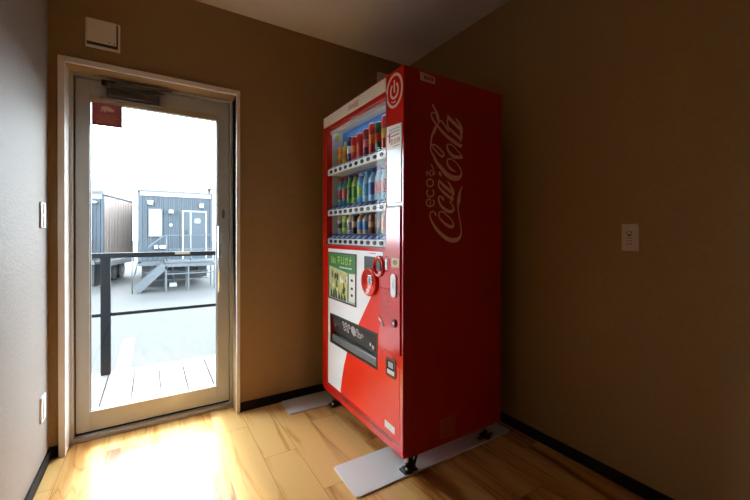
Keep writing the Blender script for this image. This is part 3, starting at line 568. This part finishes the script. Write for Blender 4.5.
# deck boards
dk = MB(); x = -.296-.1727*9; DY0, DY1 = YB+TB+.004, 3.64
while x < 2.6: dk.box(x+.005, x+.1727-.005, DY0, DY1, -.058, -.030); x += .1727
dk.box(-1.85, 2.61, DY1-.10, DY1-.02, -.20, -.059); dk.box(-1.85, 2.61, DY0+.05, DY0+.12, -.20, -.059)
for px_ in (-1.8, .3, 2.5): dk.box(px_, px_+.09, DY1-.11, DY1-.02, GZ, -.20); dk.box(px_, px_+.09, DY0+.04, DY0+.13, GZ, -.20)
struct(dk.build('deck', DECK))
rl = thing('deck_railing', 'black metal railing standing on the pale deck outside the glass door', 'railing', (-.318, 3.596, -.03))
for px_ in (-1.7, -.318, 1.064, 2.446): MB().box(px_-.032, px_+.032, 3.565, 3.625, -.03, .905).build('post', RAILM, rl, bevel=.002)
MB().box(-1.75, 2.5, 3.560, 3.630, .905, .945).build('handrail', RAILM, rl, bevel=.004)
MB().box(-1.75, 2.5, 3.585, 3.605, .435, .460).build('lower_rail', RAILM, rl)
MB().box(.167, .283, 3.555, 3.562, .922, .945).build('pale_strip', mat('strip_sand', (.10,.09,.07), .6), rl)  # short pale sand strip on the handrail face

# trailers ----------------------------------------------------------------
def trailer(origin, rz, W, Ld, zb, zt, front, side, label):
    t = thing('trailer_house', label, 'trailer', origin); t.rotation_euler = (0,0,rz)
    def P(mb, name, m, parent=None, bevel=0):
        o = mb.build(name, m, None, bevel=bevel); o.parent = parent or t; return o
    body = MB(); body.box(.03, W-.03, .03, Ld-.03, zb, zt-.05)
    P(body, 'body', side)
    # corrugated sheets: front
    def corr(p0, p1, z0, z1, pit, dep, name, m):
        mb = MB(); p0 = Vector(p0); p1 = Vector(p1); d = p1-p0; L = d.length; d.normalize(); nrm = Vector((d.y,-d.x)); k = int(L/pit); pts = []
        for i in range(k):
            for f_, e in ((0,0),(.15,1),(.5,1),(.65,0)): pts.append(p0+d*(L*(i+f_)/k)+nrm*dep*e)
        pts.append(p1); n = len(pts)
        mb.add([(p.x,p.y,z0) for p in pts]+[(p.x,p.y,z1) for p in pts], [(i,i+1,n+i+1,n+i) for i in range(n-1)])
        return P(mb, name, m)
    corr((.05,.025),(W-.05,.025), zb+.02, zt-.2, .14, .022, 'front_cladding', front)
    corr((W-.025,.05),(W-.025,Ld-.05), zb+.02, zt-.1, .30, .045, 'side_cladding', side)
    corr((.025,Ld-.05),(.025,.05), zb+.02, zt-.1, .30, .045, 'side_cladding', side)
    for x_ in (0, W-.09):
        for y_ in (0, Ld-.09): P(MB().box(x_, x_+.09, y_, y_+.09, zb-.05, zt), 'corner_post', front)
    P(MB().box(.06, W-.06, -.01, .05, zt-.17, zt-.03), 'roof_fascia', TWHITE)
    P(MB().box(-.03, W+.03, -.05, Ld+.03, zt-.03, zt+.04), 'roof', TLIGHT)
    P(MB().box(0, W, 0, .08, zb-.16, zb), 'sill_beam', TLIGHT)
    for x_ in (.35, W-.5): P(MB().box(x_, x_+.14, .08, Ld-.1, zb-.38, zb-.16), 'chassis_beam', TDARK)
    for yy in (Ld*.42, Ld*.42+.95):
        for xx in (.12, W-.37):
            w = MB(); w.tube([(xx,yy,GZ+.38),(xx+.25,yy,GZ+.38)], .38, 22); wo = P(w, 'wheel', TDARK)
            hb = MB(); hb.tube([(xx-.01,yy,GZ+.38),(xx+.26,yy,GZ+.38)], .16, 14); P(hb, 'hub', TLIGHT, wo)
    return t, P
tr, P = trailer((-.43, 15.4, 0), 0, 2.44, 9.0, .09, 2.66, TBLUE, TBLUE, 'blue grey trailer house with steps and railed landing, seen outside on the right')
# note: local origin z=0
P(MB().box(.33, .72, -.03, .02, 1.02, 2.0), 'window_blind', TWHITE); P(MB().extr([rect(.30,.75,.99,2.03),rect(.34,.71,1.03,1.99)], lambda a,b,t_:(a,t_,b), -.045, -.005), 'window_frame', TLIGHT)
P(MB().box(.29,.45,-.10,0,2.16,2.28).box(.27,.47,-.13,0,2.26,2.30), 'vent_hood', TWHITE, bevel=.01)
P(MB().box(.95,1.10,-.12,0,1.86,1.99), 'wall_lamp', TWHITE, bevel=.02)
P(MB().box(.80,.815,-.03,0,1.75,1.95), 'wall_rod', TDARK); P(MB().box(1.24,1.255,-.03,0,1.75,1.95), 'wall_rod', TDARK)
P(MB().tube([(1.02,-.05,1.43),(1.02,0,1.43)],.05,14), 'wall_socket', TWHITE)
P(MB().box(.49,.61,-.06,0,.56,.68), 'outlet_box', TWHITE, bevel=.01); P(MB().box(.66,.86,-.06,0,.56,.68), 'outlet_box', TWHITE, bevel=.01)
dd = P(MB().extr([rect(1.39,2.24,.11,1.98),rect(1.43,2.20,.15,1.94)], lambda a,b,t_:(a,t_,b), -.05, -.0), 'door_frame', TWHITE)
dl = P(MB().box(1.43,1.66,-.03,0,.15,1.94), 'door_leaf', TBLUE); P(MB().box(1.655,1.695,-.04,0,.15,1.94), 'door_stile', TWHITE); dl2 = P(MB().box(1.695,2.20,-.03,0,.15,1.94), 'door_leaf', TBLUE)
P(MB().box(1.82,2.0,-.036,-.03,1.52,1.68), 'door_notice', TWHITE, dl2); P(MB().box(1.50,1.56,-.07,-.03,1.13,1.25), 'door_handle', TDARK, dl)
P(MB().box(1.98,2.12,-.12,0,2.10,2.26), 'wall_lamp', TWHITE, bevel=.02)
P(MB().box(2.28,2.38,.0,.10,2.71,2.80).box(2.25,2.41,-.04,.12,2.80,2.90), 'roof_floodlight', TDARK)
P(MB().tube([(1.10,.2,GZ+.05),(1.10,.2,-.05)],.045,10).tube([(.9,.2,-.30),(1.3,.2,-.30)],.03,8), 'jack', TLIGHT)
P(MB().box(.98,1.22,.08,.32,GZ,GZ+.14), 'jack_foot', TWHITE)
P(MB().box(.2,2.3,.05,.08,-.35,-.30).box(.2,2.3,.05,.08,-.62,-.59), 'pipe_run', TLIGHT)
P(MB().box(.1,.5,.3,1.2,GZ+.25,-.1), 'tank', TDARK); P(MB().box(.55, 2.3, .5, 1.6, GZ+.28, -.08), 'battery_box', TDARK); P(MB().box(.1, 2.3, 2.0, 2.1, GZ+.05, .05), 'mud_flap', TDARK)
ld = thing('entrance_steps', 'grey metal steps and landing with thin handrails in front of the blue grey trailer', 'steps', (.4, 14.2, GZ))
def Q(mb, name, m, parent=None): return mb.build(name, m, parent or ld)
Q(MB().box(.38, 1.95, 14.2, 15.30, .10, .16), 'platform', TLIGHT)
Q(MB().box(.38, 1.95, 14.22, 14.27, -.04, .08).box(.38,1.95,14.22,14.27,-.30,-.26), 'platform_beam', TLIGHT)
for xx in (.38, 1.06, 1.90):
    for yy in (14.2, 15.2): Q(MB().box(xx, xx+.05, yy, yy+.05, GZ, .08), 'leg', TLIGHT)
for yy in (14.22, 14.98): Q(MB().bar((.38,yy,.02),(-.44,yy,GZ+.10),.04,.24), 'stringer', TLIGHT)
for k in range(5): Q(MB().box(.38-.16*(k+1), .38-.16*k+.05, 14.24, 15.0, .08-.175*(k+1), .10-.175*(k+1)), 'step', TLIGHT)
for yy in (14.22, 15.0):
    Q(MB().tube([(-.50,yy,-.30+.0),(-.42,yy,.15),(-.10,yy,.66),(.34,yy,1.03),(.45,yy,1.05),(1.93,yy,1.05)],.012,8), 'handrail', TLIGHT)
    Q(MB().tube([(.40,yy,.55),(1.93,yy,.55)],.010,8), 'mid_rail', TLIGHT)
for xx in (.42, 1.15, 1.93): Q(MB().tube([(xx,14.22,.16),(xx,14.22,1.05)],.015,8), 'rail_post', TLIGHT)
Q(MB().tube([(-.56,14.22,GZ),(-.56,14.22,.35)],.018,8), 'rail_post', TLIGHT)

t2, P = trailer((-1.62-2.4*.972, 17.6+2.4*.234, 0), -.2362, 2.4, 3.5, .02, 2.66, TBLUE, TBROWN, 'brown ribbed trailer house on the left beyond the railing')
P(MB().extr([rect(1.45,2.0,.10,2.05),rect(1.50,1.95,.12,2.0)], lambda a,b,t_:(a,t_,b), -.05, -.0), 'door_frame', TWHITE)
P(MB().box(2.0,2.2,-.2,0,2.28,2.36), 'wall_lamp', TWHITE, bevel=.01); P(MB().box(1.95,2.38,-.01,.3,2.71,2.80), 'roof_unit', TLIGHT)
P(MB().tube([(1.2,-.7,.95),(2.35,-.7,.95)],.02,8).tube([(2.35,-.7,-.85),(2.35,-.7,.95)],.02,8).tube([(1.9,-.7,-.85),(1.9,-.7,.95)],.02,8).tube([(1.2,-.7,.5),(2.35,-.7,.5)],.014,8), 'landing_rail', TDARK)
P(MB().box(.9,2.38,-.8,0,-.06,.02), 'landing', TLIGHT); P(MB().box(.95,2.3,-.6,.6,-.86,-.10), 'underfloor_box', TDARK)
P(MB().box(2.36,2.44,0,3.5,-.22,.0), 'side_skirt', TWHITE)

# ------------------------------------------------------------------ light
w = bpy.data.worlds.new('sky'); bpy.context.scene.world = w; w.use_nodes = True
bg = w.node_tree.nodes['Background']; bg.inputs[0].default_value = (.82, .92, 1.0, 1); bg.inputs[1].default_value = 17.5
sun = bpy.data.lights.new('sun', 'SUN'); sun.energy = 8.5; sun.angle = math.radians(9); sun.color = (1, .93, .82)
so = bpy.data.objects.new('sun', sun); C.objects.link(so)
el, az = math.radians(50), math.radians(0)       # az: 0 = from +Y
d = Vector((math.sin(az)*math.cos(el), math.cos(az)*math.cos(el), math.sin(el)))
so.rotation_euler = d.to_track_quat('Z', 'Y').to_euler(); so.location = (0, 6, 5)

# ------------------------------------------------------------------ camera
cam = bpy.data.cameras.new('camera'); co = bpy.data.objects.new('camera', cam); C.objects.link(co)
yaw, pitch_, roll = .5549, -.0054, .0024
F_ = Vector((math.sin(yaw)*math.cos(pitch_), math.cos(yaw)*math.cos(pitch_), math.sin(pitch_)))
R_ = Vector((math.cos(yaw), -math.sin(yaw), 0)); U_ = R_.cross(F_)
Ra = R_*math.cos(roll)+U_*math.sin(roll); Ua = -R_*math.sin(roll)+U_*math.cos(roll)
co.matrix_world = Matrix(((Ra.x,Ua.x,-F_.x,0),(Ra.y,Ua.y,-F_.y,0),(Ra.z,Ua.z,-F_.z,1.10),(0,0,0,1)))
cam.sensor_width = 36; cam.lens = 359.35/750*36; cam.shift_y = -13.69/750; cam.clip_start = .02; cam.clip_end = 500
sc = bpy.context.scene; sc.camera = co
sc.view_settings.view_transform = 'Standard'; sc.view_settings.look = 'None'; sc.view_settings.gamma = 1; sc.view_settings.use_curve_mapping = False
sc.view_settings.exposure = 0
sc.cycles.max_bounces = 10; sc.cycles.diffuse_bounces = 6; sc.cycles.transparent_max_bounces = 12
